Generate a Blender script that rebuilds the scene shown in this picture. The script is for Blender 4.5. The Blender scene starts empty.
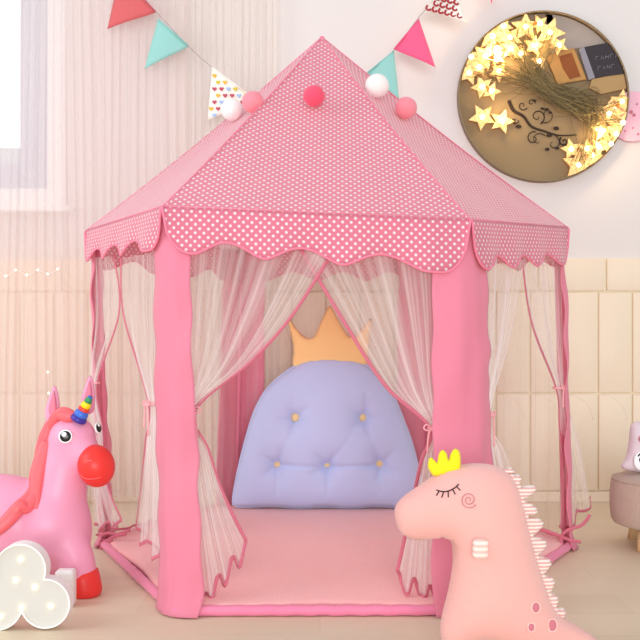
import bpy, bmesh, math, random
import numpy as np
from mathutils import Vector, Matrix, noise
from mathutils.geometry import delaunay_2d_cdt
random.seed(7)
S = bpy.context.scene
COL = S.collection
F, H, HY = 941.0, 0.681, 330.0          # focal length (px), camera height, horizon row
def P(px, py, Y): return Vector(((px-320)*Y/F, Y, H-(py-HY)*Y/F))

# ------------------------------------------------------------------ materials
def lin(h):
    h = h.lstrip('#'); c = [int(h[i:i+2], 16)/255 for i in (0, 2, 4)]
    return tuple((v/12.92 if v <= .04045 else ((v+.055)/1.055)**2.4) for v in c) + (1,)
class NT:
    def __init__(s, m): s.t = m.node_tree; s.n = s.t.nodes; s.l = s.t.links
    def add(s, k, **kw):
        nd = s.n.new(k)
        for a, b in kw.items(): setattr(nd, a, b)
        return nd
    def math(s, op, a, b=None, c=None):
        nd = s.add('ShaderNodeMath', operation=op)
        for i, v in enumerate((a, b, c)):
            if v is None: continue
            if isinstance(v, (int, float)): nd.inputs[i].default_value = v
            else: s.l.new(v, nd.inputs[i])
        return nd.outputs[0]
    def mix(s, fac, a, b):
        nd = s.add('ShaderNodeMix', data_type='RGBA')
        for i, v in ((0, fac), (6, a), (7, b)):
            if isinstance(v, (int, float, tuple)): nd.inputs[i].default_value = v
            else: s.l.new(v, nd.inputs[i])
        return nd.outputs[2]
    def coord(s, kind='Object', scale=(1, 1, 1)):
        c = s.add('ShaderNodeTexCoord'); m = s.add('ShaderNodeMapping'); m.inputs['Scale'].default_value = scale
        s.l.new(c.outputs[kind], m.inputs['Vector']); return m.outputs[0]
    def noise(s, vec, scale=5, detail=2, rough=.5):
        nd = s.add('ShaderNodeTexNoise'); nd.inputs['Scale'].default_value = scale
        nd.inputs['Detail'].default_value = detail; nd.inputs['Roughness'].default_value = rough
        s.l.new(vec, nd.inputs['Vector']); return nd.outputs['Fac']
    def bump(s, hgt, strength=.2, dist=.01):
        nd = s.add('ShaderNodeBump'); nd.inputs['Strength'].default_value = strength
        nd.inputs['Distance'].default_value = dist; s.l.new(hgt, nd.inputs['Height']); return nd.outputs[0]
def base(name, col, rough=.7, sheen=0, sss=0, emit=None, estr=0, coat=0):
    m = bpy.data.materials.new(name); m.use_nodes = True
    b = m.node_tree.nodes['Principled BSDF']
    b.inputs['Base Color'].default_value = lin(col); b.inputs['Roughness'].default_value = rough
    b.inputs['Specular IOR Level'].default_value = .3
    if sheen: b.inputs['Sheen Weight'].default_value = sheen; b.inputs['Sheen Roughness'].default_value = .5
    if coat: b.inputs['Coat Weight'].default_value = coat; b.inputs['Coat Roughness'].default_value = .2
    if emit: b.inputs['Emission Color'].default_value = lin(emit); b.inputs['Emission Strength'].default_value = estr
    return m, b, NT(m)
def fabric(name, col, col2=None, nscale=60, bump=.15, rough=.9, sheen=.15, bscale=300):
    m, b, t = base(name, col, rough, sheen)
    co = t.coord()
    f = t.noise(co, nscale, 3)
    t.l.new(t.mix(f, lin(col), lin(col2 or col)), b.inputs['Base Color'])
    t.l.new(t.bump(t.noise(co, bscale, 2), bump, .003), b.inputs['Normal'])
    return m
def plain(name, col, rough=.5, **k):
    m, b, t = base(name, col, rough, **k)
    co = t.coord(); t.l.new(t.bump(t.noise(co, 40, 2), .04, .003), b.inputs['Normal'])
    return m
def dots(name, col, dot, a=.021, h=.0105, r=.0036):
    m, b, t = base(name, col, .85, .4)
    c = t.add('ShaderNodeTexCoord'); sp = t.add('ShaderNodeSeparateXYZ'); t.l.new(c.outputs['UV'], sp.inputs[0])
    def lat(ox, oy):
        x = t.math('DIVIDE', sp.outputs[0], a); y = t.math('DIVIDE', sp.outputs[1], 2*h)
        x = t.math('ADD', x, ox); y = t.math('ADD', y, oy)
        x = t.math('SUBTRACT', t.math('FRACT', x), .5); y = t.math('SUBTRACT', t.math('FRACT', y), .5)
        x = t.math('MULTIPLY', x, a); y = t.math('MULTIPLY', y, 2*h)
        d = t.math('SQRT', t.math('ADD', t.math('MULTIPLY', x, x), t.math('MULTIPLY', y, y)))
        return d
    d = t.math('MINIMUM', lat(0, 0), lat(.5, .5))
    mr = t.add('ShaderNodeMapRange'); mr.inputs[1].default_value = r*1.15; mr.inputs[2].default_value = r*.85
    t.l.new(d, mr.inputs[0])
    t.l.new(t.mix(mr.outputs[0], lin(col), lin(dot)), b.inputs['Base Color'])
    co = t.coord(); t.l.new(t.bump(t.noise(co, 14, 3), .25, .01), b.inputs['Normal'])
    return thin(m, b, t, .32)
def thin(m, b, t, f):
    # woven cloth lets some light through
    tr = t.add('ShaderNodeBsdfTranslucent'); mx = t.add('ShaderNodeMixShader'); mx.inputs[0].default_value = f
    src = b.inputs['Base Color'].links[0].from_socket
    t.l.new(t.mix(.55, src, (1, .95, .93, 1)), tr.inputs[0]); t.l.new(b.outputs[0], mx.inputs[1]); t.l.new(tr.outputs[0], mx.inputs[2])
    t.l.new(mx.outputs[0], t.n['Material Output'].inputs[0]); return m
def stripes(name, c1, c2, period, axis=2):
    m, b, t = base(name, c1, .9, .1)
    sp = t.add('ShaderNodeSeparateXYZ'); t.l.new(t.coord(), sp.inputs[0])
    s = t.math('GREATER_THAN', t.math('FRACT', t.math('DIVIDE', sp.outputs[axis], period)), .5)
    t.l.new(t.mix(s, lin(c1), lin(c2)), b.inputs['Base Color'])
    return m
def sheer(name, col, alpha, streak=.25, su=50, attr=True, trans=.5, lo=.35, hi=.7):
    m = bpy.data.materials.new(name); m.use_nodes = True; t = NT(m)
    for nd in list(t.n): t.n.remove(nd)
    out = t.add('ShaderNodeOutputMaterial')
    d = t.add('ShaderNodeBsdfDiffuse'); d.inputs[0].default_value = lin(col)
    tr = t.add('ShaderNodeBsdfTranslucent'); tr.inputs[0].default_value = lin(col)
    mx = t.add('ShaderNodeMixShader'); mx.inputs[0].default_value = trans
    t.l.new(d.outputs[0], mx.inputs[1]); t.l.new(tr.outputs[0], mx.inputs[2])
    tp = t.add('ShaderNodeBsdfTransparent'); m2 = t.add('ShaderNodeMixShader')
    n = t.noise(t.coord('UV', (su, .7, 1)), 1, 3, .6)
    mr = t.add('ShaderNodeMapRange'); mr.inputs[1].default_value = lo; mr.inputs[2].default_value = hi
    mr.inputs[3].default_value = alpha-streak/2; mr.inputs[4].default_value = alpha+streak/2
    t.l.new(n, mr.inputs[0]); a = mr.outputs[0]
    if attr:
        at = t.add('ShaderNodeAttribute'); at.attribute_name = 'gather'
        a = t.math('ADD', a, at.outputs['Fac'])
    a = t.math('MINIMUM', a, .97)
    t.l.new(a, m2.inputs[0]); t.l.new(tp.outputs[0], m2.inputs[1]); t.l.new(mx.outputs[0], m2.inputs[2])
    t.l.new(m2.outputs[0], out.inputs[0])
    return m

# ------------------------------------------------------------------ object helpers
W = {}
def tag(o, label=None, cat=None, group=None, kind=None):
    if label: o['label'] = label
    if cat: o['category'] = cat
    if group: o['group'] = group
    if kind: o['kind'] = kind
    return o
def thing(name, loc, label, cat, group=None):
    o = bpy.data.objects.new(name, None); COL.objects.link(o); o.location = loc; o.empty_display_size = .05
    W[o] = Vector(loc); return tag(o, label, cat, group)
def mk(name, vf, mat, parent=None, smooth=True, uv=None, attr=None, origin=None):
    vs, fs = vf[0], vf[1]
    vs = [Vector(v) for v in vs]
    if parent is not None: org = W[parent]
    elif origin is not None: org = Vector(origin)
    else:
        org = Vector(((min(v.x for v in vs)+max(v.x for v in vs))/2, (min(v.y for v in vs)+max(v.y for v in vs))/2, min(v.z for v in vs)))
    me = bpy.data.meshes.new(name); me.from_pydata([v-org for v in vs], [], fs)
    bm = bmesh.new(); bm.from_mesh(me)
    if uv is None: bmesh.ops.recalc_face_normals(bm, faces=bm.faces)
    bm.to_mesh(me); bm.free()
    if smooth: me.shade_smooth()
    if uv is not None:
        l = me.uv_layers.new(name='UVMap')
        for lp in me.loops: l.data[lp.index].uv = uv[lp.vertex_index]
    if attr is not None:
        a = me.attributes.new('gather', 'FLOAT', 'POINT')
        for i, v in enumerate(attr): a.data[i].value = v
    for mm in (mat if isinstance(mat, list) else [mat]): me.materials.append(mm)
    o = bpy.data.objects.new(name, me); COL.objects.link(o)
    if parent is not None: o.parent = parent; W[o] = org
    else: o.location = org; W[o] = org
    return o
def join(*parts):
    V, Fc = [], []
    for v, f in parts:
        n = len(V); V += list(v); Fc += [tuple(i+n for i in q) for q in f]
    return V, Fc
def box(c, s, rot=None, bev=0, seg=2):
    bm = bmesh.new(); bmesh.ops.create_cube(bm, size=1)
    for v in bm.verts: v.co = Vector((v.co.x*s[0], v.co.y*s[1], v.co.z*s[2]))
    if bev: bmesh.ops.bevel(bm, geom=list(bm.edges), offset=bev, segments=seg, profile=.5, affect='EDGES')
    R = rot.to_matrix() if rot is not None and hasattr(rot, 'to_matrix') else (rot or Matrix.Identity(3))
    bm.verts.index_update()
    r = ([R @ v.co + Vector(c) for v in bm.verts], [tuple(v.index for v in f.verts) for f in bm.faces]); bm.free(); return r
def ell(c, r, rot=None, nu=28, nv=16, fn=None):
    V = [Vector((0, 0, 1))]; Fc = []
    for j in range(1, nv):
        th = math.pi*j/nv
        for i in range(nu):
            ph = 2*math.pi*i/nu; V.append(Vector((math.sin(th)*math.cos(ph), math.sin(th)*math.sin(ph), math.cos(th))))
    V.append(Vector((0, 0, -1)))
    for i in range(nu): Fc.append((0, 1+i, 1+(i+1) % nu))
    for j in range(nv-2):
        for i in range(nu):
            a = 1+j*nu+i; b = 1+j*nu+(i+1) % nu; Fc.append((a, a+nu, b+nu, b))
    L = len(V)-1; k = 1+(nv-2)*nu
    for i in range(nu): Fc.append((L, k+(i+1) % nu, k+i))
    R = rot.to_matrix() if rot is not None else Matrix.Identity(3)
    if fn: V = [fn(v) for v in V]
    return [R @ Vector((v.x*r[0], v.y*r[1], v.z*r[2])) + Vector(c) for v in V], Fc
def cat(pts, n=8, closed=False):
    pts = [Vector(p) for p in pts]; N = len(pts); out = []
    rng = range(N if closed else N-1)
    for i in rng:
        if closed: p0, p1, p2, p3 = pts[i-1], pts[i], pts[(i+1) % N], pts[(i+2) % N]
        else: p0, p1, p2, p3 = pts[max(i-1, 0)], pts[i], pts[i+1], pts[min(i+2, N-1)]
        for k in range(n):
            t = k/n
            out.append(.5*((2*p1)+(p2-p0)*t+(2*p0-5*p1+4*p2-p3)*t*t+(3*p1-p0-3*p2+p3)*t**3))
    if not closed: out.append(pts[-1].copy())
    return out
def tube(pts, r, closed=False, n=8, flat=1.0, up=None):
    """r: number or list; flat squashes the section along 'up'"""
    pts = [Vector(p) for p in pts]; N = len(pts); V = []; Fc = []
    nrm = None
    for i, p in enumerate(pts):
        if closed: tg = pts[(i+1) % N]-pts[i-1]
        else: tg = pts[min(i+1, N-1)]-pts[max(i-1, 0)]
        if tg.length < 1e-9: tg = Vector((0, 0, 1))
        tg.normalize()
        if up is not None: a = (Vector(up)-tg*tg.dot(Vector(up)))
        elif nrm is None: a = tg.orthogonal()
        else: a = nrm-tg*tg.dot(nrm)
        if a.length < 1e-6: a = tg.orthogonal()
        nrm = a.normalized(); bn = tg.cross(nrm)
        rr = r[i] if isinstance(r, (list, tuple)) else r
        for k in range(n):
            an = 2*math.pi*k/n
            V.append(p+nrm*math.cos(an)*rr*flat+bn*math.sin(an)*rr)
    M = N if closed else N-1
    for i in range(M):
        for k in range(n):
            a = i*n+k; b = i*n+(k+1) % n; j = ((i+1) % N)*n
            Fc.append((a, b, j+(k+1) % n, j+k))
    if not closed: Fc.append(tuple(range(n-1, -1, -1))); Fc.append(tuple((N-1)*n+k for k in range(n)))
    return V, Fc
def lathe(c, prof, n=32):
    V = []; Fc = []
    for r, z in prof:
        for i in range(n):
            a = 2*math.pi*i/n; V.append(Vector(c)+Vector((r*math.cos(a), r*math.sin(a), z)))
    for j in range(len(prof)-1):
        for i in range(n):
            a = j*n+i; b = j*n+(i+1) % n; Fc.append((a, b, b+n, a+n))
    Fc.append(tuple(range(n-1, -1, -1))); Fc.append(tuple((len(prof)-1)*n+i for i in range(n)))
    return V, Fc
def prism(poly, depth, bev=0):
    """poly: 3D points in a plane facing the room (-Y); depth goes towards +Y"""
    bm = bmesh.new(); vs = [bm.verts.new(p) for p in poly]; f = bm.faces.new(vs)
    r = bmesh.ops.extrude_face_region(bm, geom=[f])
    for g in r['geom']:
        if isinstance(g, bmesh.types.BMVert): g.co.y += depth
    bmesh.ops.recalc_face_normals(bm, faces=bm.faces)
    if bev:
        es = [e for e in bm.edges if abs((e.verts[0].co-e.verts[1].co).y) < 1e-7]
        bmesh.ops.bevel(bm, geom=es, offset=bev, segments=2, profile=.5, affect='EDGES')
    bmesh.ops.triangulate(bm, faces=[f for f in bm.faces if len(f.verts) > 4])
    bm.verts.index_update()
    out = ([v.co.copy() for v in bm.verts], [tuple(v.index for v in f.verts) for f in bm.faces]); bm.free(); return out
def grid(fn, nu, nv):
    V = []; UV = []; Fc = []
    for j in range(nv+1):
        for i in range(nu+1):
            V.append(fn(i/nu, j/nv)); UV.append((i/nu, j/nv))
    for j in range(nv):
        for i in range(nu):
            a = j*(nu+1)+i; Fc.append((a, a+1, a+nu+2, a+nu+1))
    return V, Fc, UV
def solid(o, th, off=0):
    m = o.modifiers.new('thickness', 'SOLIDIFY'); m.thickness = th; m.offset = off; return o
def frame(x0, x1, z0, z1, w, y0, y1):
    yc, yd = (y0+y1)/2, y1-y0
    return join(box(((x0+x1)/2, yc, z1-w/2), (x1-x0, yd, w)), box(((x0+x1)/2, yc, z0+w/2), (x1-x0, yd, w)),
                box((x0+w/2, yc, (z0+z1)/2), (w, yd, z1-z0-2*w)), box((x1-w/2, yc, (z0+z1)/2), (w, yd, z1-z0-2*w)))

class Inflate:
    """soft stuffed shape: a traced outline (x, z in metres) puffed by solving a membrane over it"""
    def __init__(s, outline, sp=.008, g=None, n=6):
        pts = cat([Vector((a, b, 0)) for a, b in outline], n, True)
        # resample
        P2 = np.array([(p.x, p.y) for p in pts]); seg = np.roll(P2, -1, 0)-P2; L = np.hypot(*seg.T); cum = np.r_[0, np.cumsum(L)]
        N = int(cum[-1]/sp); tt = np.linspace(0, cum[-1], N, endpoint=False)
        cl = np.vstack([P2, P2[:1]]); s.b = np.c_[np.interp(tt, cum, cl[:, 0]), np.interp(tt, cum, cl[:, 1])]
        s.x0, s.z0 = s.b.min(0)-sp*2; x1, z1 = s.b.max(0)+sp*2
        s.g = g or sp*.6; nx = int((x1-s.x0)/s.g)+1; nz = int((z1-s.z0)/s.g)+1
        X, Z = np.meshgrid(s.x0+np.arange(nx)*s.g, s.z0+np.arange(nz)*s.g)
        s.m = s.inside(X, Z); h = np.zeros_like(X)
        for _ in range(1800):
            a = h.copy(); a[1:-1, 1:-1] = .25*(h[:-2, 1:-1]+h[2:, 1:-1]+h[1:-1, :-2]+h[1:-1, 2:])+1e-3; a[~s.m] = 0; h = a
        s.h = h/h.max(); s.sp = sp
    def inside(s, X, Z):
        ins = np.zeros(X.shape, bool); b = s.b; n = len(b)
        for i in range(n):
            xa, za = b[i]; xb, zb = b[(i+1) % n]
            if za == zb: continue
            c = ((za > Z) != (zb > Z)) & (X < (xb-xa)*(Z-za)/(zb-za)+xa); ins ^= c
        return ins
    def H(s, x, z):
        fx = (x-s.x0)/s.g; fz = (z-s.z0)/s.g; i = int(max(0, min(fx, s.h.shape[1]-2))); j = int(max(0, min(fz, s.h.shape[0]-2)))
        u = fx-i; v = fz-j; h = s.h
        val = (h[j, i]*(1-u)+h[j, i+1]*u)*(1-v)+(h[j+1, i]*(1-u)+h[j+1, i+1]*u)*v
        return math.sqrt(max(val, 0))
    def mesh(s, front, back, Y=0, fn=None, lean=0):
        sp = s.sp; pts = [Vector(p) for p in s.b]; nb = len(pts)
        x0, z0 = s.b.min(0); x1, z1 = s.b.max(0)
        row = 0; z = z0
        while z < z1:
            x = x0+(sp/2 if row % 2 else 0)
            while x < x1:
                d = np.min(np.hypot(s.b[:, 0]-x, s.b[:, 1]-z))
                if d > sp*.6 and s.inside(np.array([[x]]), np.array([[z]]))[0, 0]: pts.append(Vector((x, z)))
                x += sp
            z += sp*.87; row += 1
        r = delaunay_2d_cdt(pts, [], [list(range(nb))], 1, 1e-6)
        vs, fs, ov = r[0], r[2], r[3]
        isb = [any(o < nb for o in ovl) for ovl in ov]
        V = []; Fc = []; s.front = front; s.Y = Y; s.fn = fn; s.lean = lean
        for i, v in enumerate(vs): V.append(s.pt(v.x, v.y) if not isb[i] else Vector((v.x, Y+lean*v.y, v.y)))
        bi = {}
        for i, v in enumerate(vs):
            if isb[i]: bi[i] = i
            else: bi[i] = len(V); V.append(Vector((v.x, Y+lean*v.y+s.H(v.x, v.y)*back, v.y)))
        for f in fs: Fc.append(tuple(f)); Fc.append(tuple(bi[i] for i in reversed(f)))
        return V, Fc
    def pt(s, x, z, lift=0):
        h = s.H(x, z)*s.front
        if s.fn: h += s.fn(x, z)*min(1, s.H(x, z)*1.5)
        return Vector((x, s.Y+s.lean*z-h-lift, z))

# ------------------------------------------------------------------ palette
M = {}
M['roof'] = dots('polka dot cotton', '#ee869f', '#fff6f6')
M['pink'] = fabric('pink tent fabric', '#f48ca6', '#f696ae', 8, .3, .75, .2, 30)
M['pink'] = thin(M['pink'], M['pink'].node_tree.nodes['Principled BSDF'], NT(M['pink']), .25)
M['seam'] = fabric('roof seam tape', '#ee8ba0', None, 60, .1)
M['rim'] = fabric('rose rim fabric', '#ee7fa4', '#f08cab', 20, .4, .7, .2, 60)
M['trim'] = fabric('rose trim', '#cf6c80', '#d67688', 60, .1)
M['piping'] = fabric('pink piping', '#f07f98', '#f387a0', 60, .1)
M['net'] = sheer('white netting', '#fffcf8', .40, .46, 15, lo=.42, hi=.68)
M['netback'] = sheer('rear netting', '#fffcf8', .16, .22, 24, False)
M['plush_mat'] = fabric('coral plush', '#ffbab8', '#ffb3b1', 14, .5, 1, .4, 220)
M['lilac'] = fabric('periwinkle velvet', '#c0cef4', '#c6d2f6', 6, .15, .95, .35, 400)
M['gold'] = fabric('apricot felt', '#ffd08c', '#ffd596', 10, .2, .95, .2)
M['button'] = plain('yellow button', '#f0d49c', .5)
M['dino'] = fabric('pale pink velboa', '#f5b8af', '#f3b1a9', 9, .4, 1, .35, 500)
M['dinostripe'] = stripes('striped plush', '#f5e6dd', '#e2aea6', .0078)
M['yellow'] = fabric('bright yellow felt', '#f8ee28', '#f3e41e', 20, .2, .9, .1)
M['black'] = plain('black thread', '#2e2428', .7)
M['rosethread'] = plain('rose thread', '#c9808c', .8)
M['spot'] = fabric('rose patch', '#d9808c', '#cf7884', 80, .2)
M['spotrim'] = fabric('pale patch edge', '#fad4cb', None, 80, .2)
M['unicorn'] = plain('pink vinyl', '#f2a0bd', .42, coat=.1)
M['red'] = plain('red vinyl', '#ee3a34', .42, coat=.1)
M['mane'] = plain('coral vinyl', '#f16c72', .45, coat=.1)
M['inner_ear'] = plain('dark pink vinyl', '#e88098', .6)
M['white'] = plain('white plastic', '#f7f4f0', .5)
M['eyewhite'] = plain('white eye paint', '#ffffff', .3)
M['eyeblack'] = plain('black eye paint', '#15100f', .25, coat=.3)
for k, c in dict(green='#2f8a5a', hyellow='#f6da1c', hred='#e8452f', hblue='#3f6fd6', violet='#43329b').items(): M[k] = plain('horn '+k, c, .35, coat=.2)

# ------------------------------------------------------------------ room
WY = 3.75
def wood():
    m, b, t = base('pale oak laminate', '#ddc9b2', .42)
    co = t.coord('Object', (1, 1, 1))
    br = t.add('ShaderNodeTexBrick'); t.l.new(co, br.inputs['Vector'])
    br.inputs['Scale'].default_value = 1; br.inputs['Brick Width'].default_value = 1.2; br.inputs['Row Height'].default_value = .16
    br.inputs['Mortar Size'].default_value = .0012; br.inputs['Mortar Smooth'].default_value = .5; br.offset = .37
    br.inputs['Color1'].default_value = lin('#ead9c0'); br.inputs['Color2'].default_value = lin('#e0cdb1'); br.inputs['Mortar'].default_value = lin('#d2bca5')
    g = t.noise(t.coord('Object', (1.6, 26, 1)), 2, 5, .6)
    gg = t.noise(t.coord('Object', (.9, 5, 1)), 2, 3, .6)
    c = t.mix(t.math('MULTIPLY', g, .5), br.outputs[0], lin('#d0b898'))
    c = t.mix(t.math('MULTIPLY', gg, .3), c, lin('#f0e0cc'))
    t.l.new(c, b.inputs['Base Color']); return m
def plaster():
    m, b, t = base('pink white plaster', '#f2e4df', .95)
    co = t.coord(); t.l.new(t.mix(t.noise(co, 2, 3), lin('#e5dcd9'), lin('#e7deda')), b.inputs['Base Color'])
    t.l.new(t.bump(t.noise(co, 120, 2), .05, .002), b.inputs['Normal']); return m
def tile():
    m, b, t = base('cream ceramic tile', '#f2e0c8', .45)
    co = t.coord(); t.l.new(t.mix(t.noise(co, 6, 4), lin('#f1dcc3'), lin('#f4e3cd')), b.inputs['Base Color'])
    t.l.new(t.bump(t.noise(co, 18, 4), .25, .006), b.inputs['Normal']); return m
M['wood'], M['plaster'], M['tile'] = wood(), plaster(), tile()
M['grout'] = plain('tile grout', '#f6e6c8', .9)
tag(mk('floor', box((0, 1.3, -.03), (8, 5.4, .06)), M['wood'], smooth=False), 'pale oak laminate floor', kind='structure')
wx0, wx1 = P(-170, 0, WY).x, P(66, 0, WY).x; wz0, wz1 = P(0, 207, WY).z, 2.45
wall = join(box(((wx1+4)/2, WY+.1, 1.5), (4-wx1, .2, 3)), box(((wx0-4)/2, WY+.1, 1.5), (4+wx0, .2, 3)),
            box(((wx0+wx1)/2, WY+.1, wz0/2), (wx1-wx0, .2, wz0)), box(((wx0+wx1)/2, WY+.1, (wz1+3)/2), (wx1-wx0, .2, 3-wz1)))
tag(mk('wall_back', wall, M['plaster'], smooth=False), 'pink-white plaster wall', kind='structure')
# window
wn = thing('window_1', ((wx0+wx1)/2, WY+.1, wz0), 'white framed window behind the sheer curtain', 'window'); del wn['category']; wn['kind'] = 'structure'
M['wframe'] = plain('white window frame', '#fbfaf8', .4); M['wgrey'] = plain('grey window sash', '#c6cad8', .4)
gl = bpy.data.materials.new('window glass'); gl.use_nodes = True; gb = gl.node_tree.nodes['Principled BSDF']
gb.inputs['Transmission Weight'].default_value = 1; gb.inputs['Roughness'].default_value = 0; gb.inputs['IOR'].default_value = 1.02; gb.inputs['Base Color'].default_value = (1, 1, 1, 1)
mk('window_frame', frame(wx0, wx1, wz0, wz1, .072, WY-.01, WY+.12), M['wframe'], wn, False)
gx1 = wx1-.072
mk('sash', frame(wx0+.072, gx1, wz0+.06, wz1-.072, .125, WY+.05, WY+.10), M['wgrey'], wn, False)
px1 = gx1-.125
mk('pane', box(((wx0+.19+px1)/2, WY+.075, (wz0+wz1)/2+.06), (px1-wx0-.17, .004, wz1-wz0-.38)), gl, wn, False)
for py in (76, 137):
    z = P(0, py, WY).z; mk('glazing_bar', box(((wx0+px1)/2, WY+.07, z), (px1-wx0-.2, .02, .03)), M['wframe'], wn, False)
mk('window_sill', box(((wx0+wx1)/2, WY-.02, wz0-.012), (wx1-wx0+.06, .09, .024), bev=.004), M['wframe'], wn, False)
# dado tiles
TZ = P(0, 258, WY).z
tl = []
def tilebox(x0, x1, z0, z1): return box(((x0+x1)/2, WY-.012, (z0+z1)/2), (x1-x0-.006, .012, z1-z0-.006), bev=.0035, seg=2)
xs = P(597, 0, WY).x-.135*22
for k in range(0, 42):
    xa = xs+.135*k
    if xa < 2.6: tl += [tilebox(xa, xa+.135, .43, .833), tilebox(xa, xa+.135, .042, .43)]
xs2 = P(605, 0, WY).x-.27*11
for k in range(0, 20): tl.append(tilebox(xs2+.27*k, xs2+.27*(k+1), .833, TZ))
ba = box(((xs+xs+.135*42)/2-.05, WY-.004, TZ/2), (.135*42+.3, .008, TZ-.004))
dd = thing('trim_1', (0, WY-.01, 0), 'cream tiled dado along the back wall', 'tiles'); del dd['category']; dd['kind'] = 'structure'
mk('tiles', join(*tl), M['tile'], dd, True)
mk('tile_grout', ba, M['grout'], dd, False)
arcs = []
for k in range(15, 30):
    cx = xs+.135*k
    arcs.append(tube([Vector((cx+.012+.1*math.sin(a), WY-.018, .425-.1+.1*math.cos(a)-.0)) for a in [math.pi*1.5*0+math.pi*.5*i/10+math.pi/2*0 for i in range(11)]], .0013, n=6))
mk('embossed_relief', join(*arcs), M['tile'], dd)
tag(mk('baseboard_back', box((0, WY-.014, .02), (7.6, .03, .04), bev=.004), M['tile'], smooth=False), 'cream skirting tile strip', kind='structure')

# ------------------------------------------------------------------ window curtains
M['curt_pink'] = sheer('pink sheer voile', '#f8ebe8', .64, .14, 60, False, .5)
M['curt_cream'] = sheer('cream sheer voile', '#fbf4ee', .66, .16, 60, False, .5)
def drape(px0, px1, Y, amp, nf, z0=.03, z1=2.3, seed=0):
    x0, x1 = P(px0, 0, Y).x, P(px1, 0, Y).x
    def fn(u, v):
        z = z1+(z0-z1)*v
        w = u+.006*math.sin(v*5+u*20+seed)
        y = amp*(math.sin(2*math.pi*nf*w)*.6+.4*math.sin(2*math.pi*nf*.37*w+seed)+.25*math.sin(2*math.pi*nf*2.3*w+v*3))*(.6+.4*v)
        return Vector((x0+(x1-x0)*u+.02*(v-.5)*math.sin(9*u+seed), Y+y, z))
    return grid(fn, int(nf*14), 24)
r = drape(-130, 186, 3.665, .010, 34, seed=1)
o = mk('sheer_curtain', r[:2], M['curt_pink'], uv=r[2]); tag(o, 'pale pink sheer curtain hanging in front of the white window', 'curtain')
r = drape(172, 279, 3.69, .012, 14, seed=4)
o = mk('sheer_curtain', r[:2], M['curt_cream'], uv=r[2]); tag(o, 'cream sheer curtain hanging behind the left slope of the tent roof', 'curtain')
# tiny light strands on the pink curtain
M['wire'] = plain('clear wire', '#f3e6e0', .4)
M['bulb'] = base('tiny warm bulb', '#fff6e0', .4, emit='#fff0d0', estr=2.5)[0]
for pts, lab in (([(48, 372), (49, 393), (50, 410), (52, 426), (55, 449), (57, 470)], 'upright strand of tiny lights on the pink curtain above the unicorn back'),
                 ([(-4, 268), (6, 276), (16, 270), (27, 275), (38, 270), (48, 274), (58, 269)], 'level strand of tiny lights crossing the pink curtain left of the tent eave')):
    q = [P(a, b, 3.63) for a, b in pts]
    t = thing('fairy_lights', q[-1], lab, 'string lights')
    mk('wire', tube(cat(q, 6), .0009, n=5), M['wire'], t)
    for c in q: mk('bulb', ell(c+Vector((0, -.003, 0)), (.0042, .0042, .0042), nu=8, nv=6), M['bulb'], t)

# ------------------------------------------------------------------ play tent
EC = [P(163, 206, 2.29), P(470, 219, 2.30), P(567, 227, 2.92), Vector((.42, 3.58, .985)), Vector((-.31, 3.58, .985)), P(87, 230, 2.92)]
GC = [P(174, 616, 2.235), P(478, 616, 2.24), P(574, 547, 2.95), Vector((.43, 3.58, 0)), Vector((-.33, 3.58, 0)), P(99, 545, 2.98)]
for g in GC: g.z = 0
AP = P(322, 37, 2.93)
CEN = sum((Vector((g.x, g.y, 0)) for g in GC), Vector())/6
tent = thing('play_tent', CEN, 'pink polka dot hexagonal play tent with scalloped eaves and white netting', 'play tent')
def hz(v): return Vector((v.x, v.y, 0))
for i in range(6):
    A, B = EC[i], EC[(i+1) % 6]
    w = (hz(B)-hz(A)).length; ex = (B-A).normalized(); mid = (A+B)/2; sl = (AP-mid).length
    nrm = (B-A).cross(AP-A).normalized()
    if nrm.z < 0: nrm = -nrm
    def rf(u, v, A=A, B=B, nrm=nrm):
        p = A.lerp(B, u).lerp(AP, v)
        sag = -.022*math.sin(math.pi*v)*(1-v*.3)*(.55+.45*math.sin(math.pi*u))
        return p+nrm*sag+nrm*.003*math.sin(u*9+v*7+i)*(1-v)*math.sin(math.pi*u)
    V, Fc, UV = grid(rf, 24, 28)
    uv = [((u-.5)*w*(1-v), v*sl) for u, v in UV]
    pan = mk('roof_panel', (V, Fc), M['roof'], tent, uv=uv)
    # valance with four scallops, open at the corners
    out = (hz(mid)-CEN); out.z = 0; out.normalize()
    dr = {0: (.112, .137), 1: (.125, .115), 5: (.10, .105)}.get(i, (.115, .115))
    def depth(t):
        e = min(t, 1-t)/.095; e = 1 if e > 1 else math.sqrt(max(0, 1-(1-e)**2))
        full = dr[0]+(dr[1]-dr[0])*t
        tt = float(np.interp(t, [0, .21, .455, .715, 1], [0, .25, .5, .75, 1]))
        wv = abs(math.cos(4*math.pi*tt))**1.5 if .1 < t < .87 else 0
        return .008+(full-.008-.034*wv)*e
    def vf(u, v):
        p = A.lerp(B, u); d = depth(u)*v
        return p+Vector((0, 0, -d))+out*(.012*v+.006*math.sin(8*math.pi*u-1.2)*v)
    NU = 72
    V, Fc, UV = grid(vf, NU, 6)
    uv = [((u-.5)*w, -depth(u)*v) for u, v in UV]
    va = solid(mk('valance', (V, Fc), M['roof'], pan, uv=uv), .0015)
    edge = [vf(k/NU, 1) for k in range(NU+1)]
    mk('valance_trim', tube([vf(0, 0)]+edge+[vf(1, 0)], .0032, n=6), M['piping'], pan)
    mk('eave_seam', tube([A+out*.001, A.lerp(B, .5)+out*.002, B+out*.001], .0015, n=6), M['seam'], pan)
    # ridge cord on the hip
    rp = [rf(0, v/20)+nrm*.0 for v in range(21)]
    mk('ridge_seam', tube(rp, .0019, n=6), M['seam'], tent)
mk('roof_tip', ell(AP+Vector((0, 0, -.004)), (.008, .008, .007)), M['piping'], tent)
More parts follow.
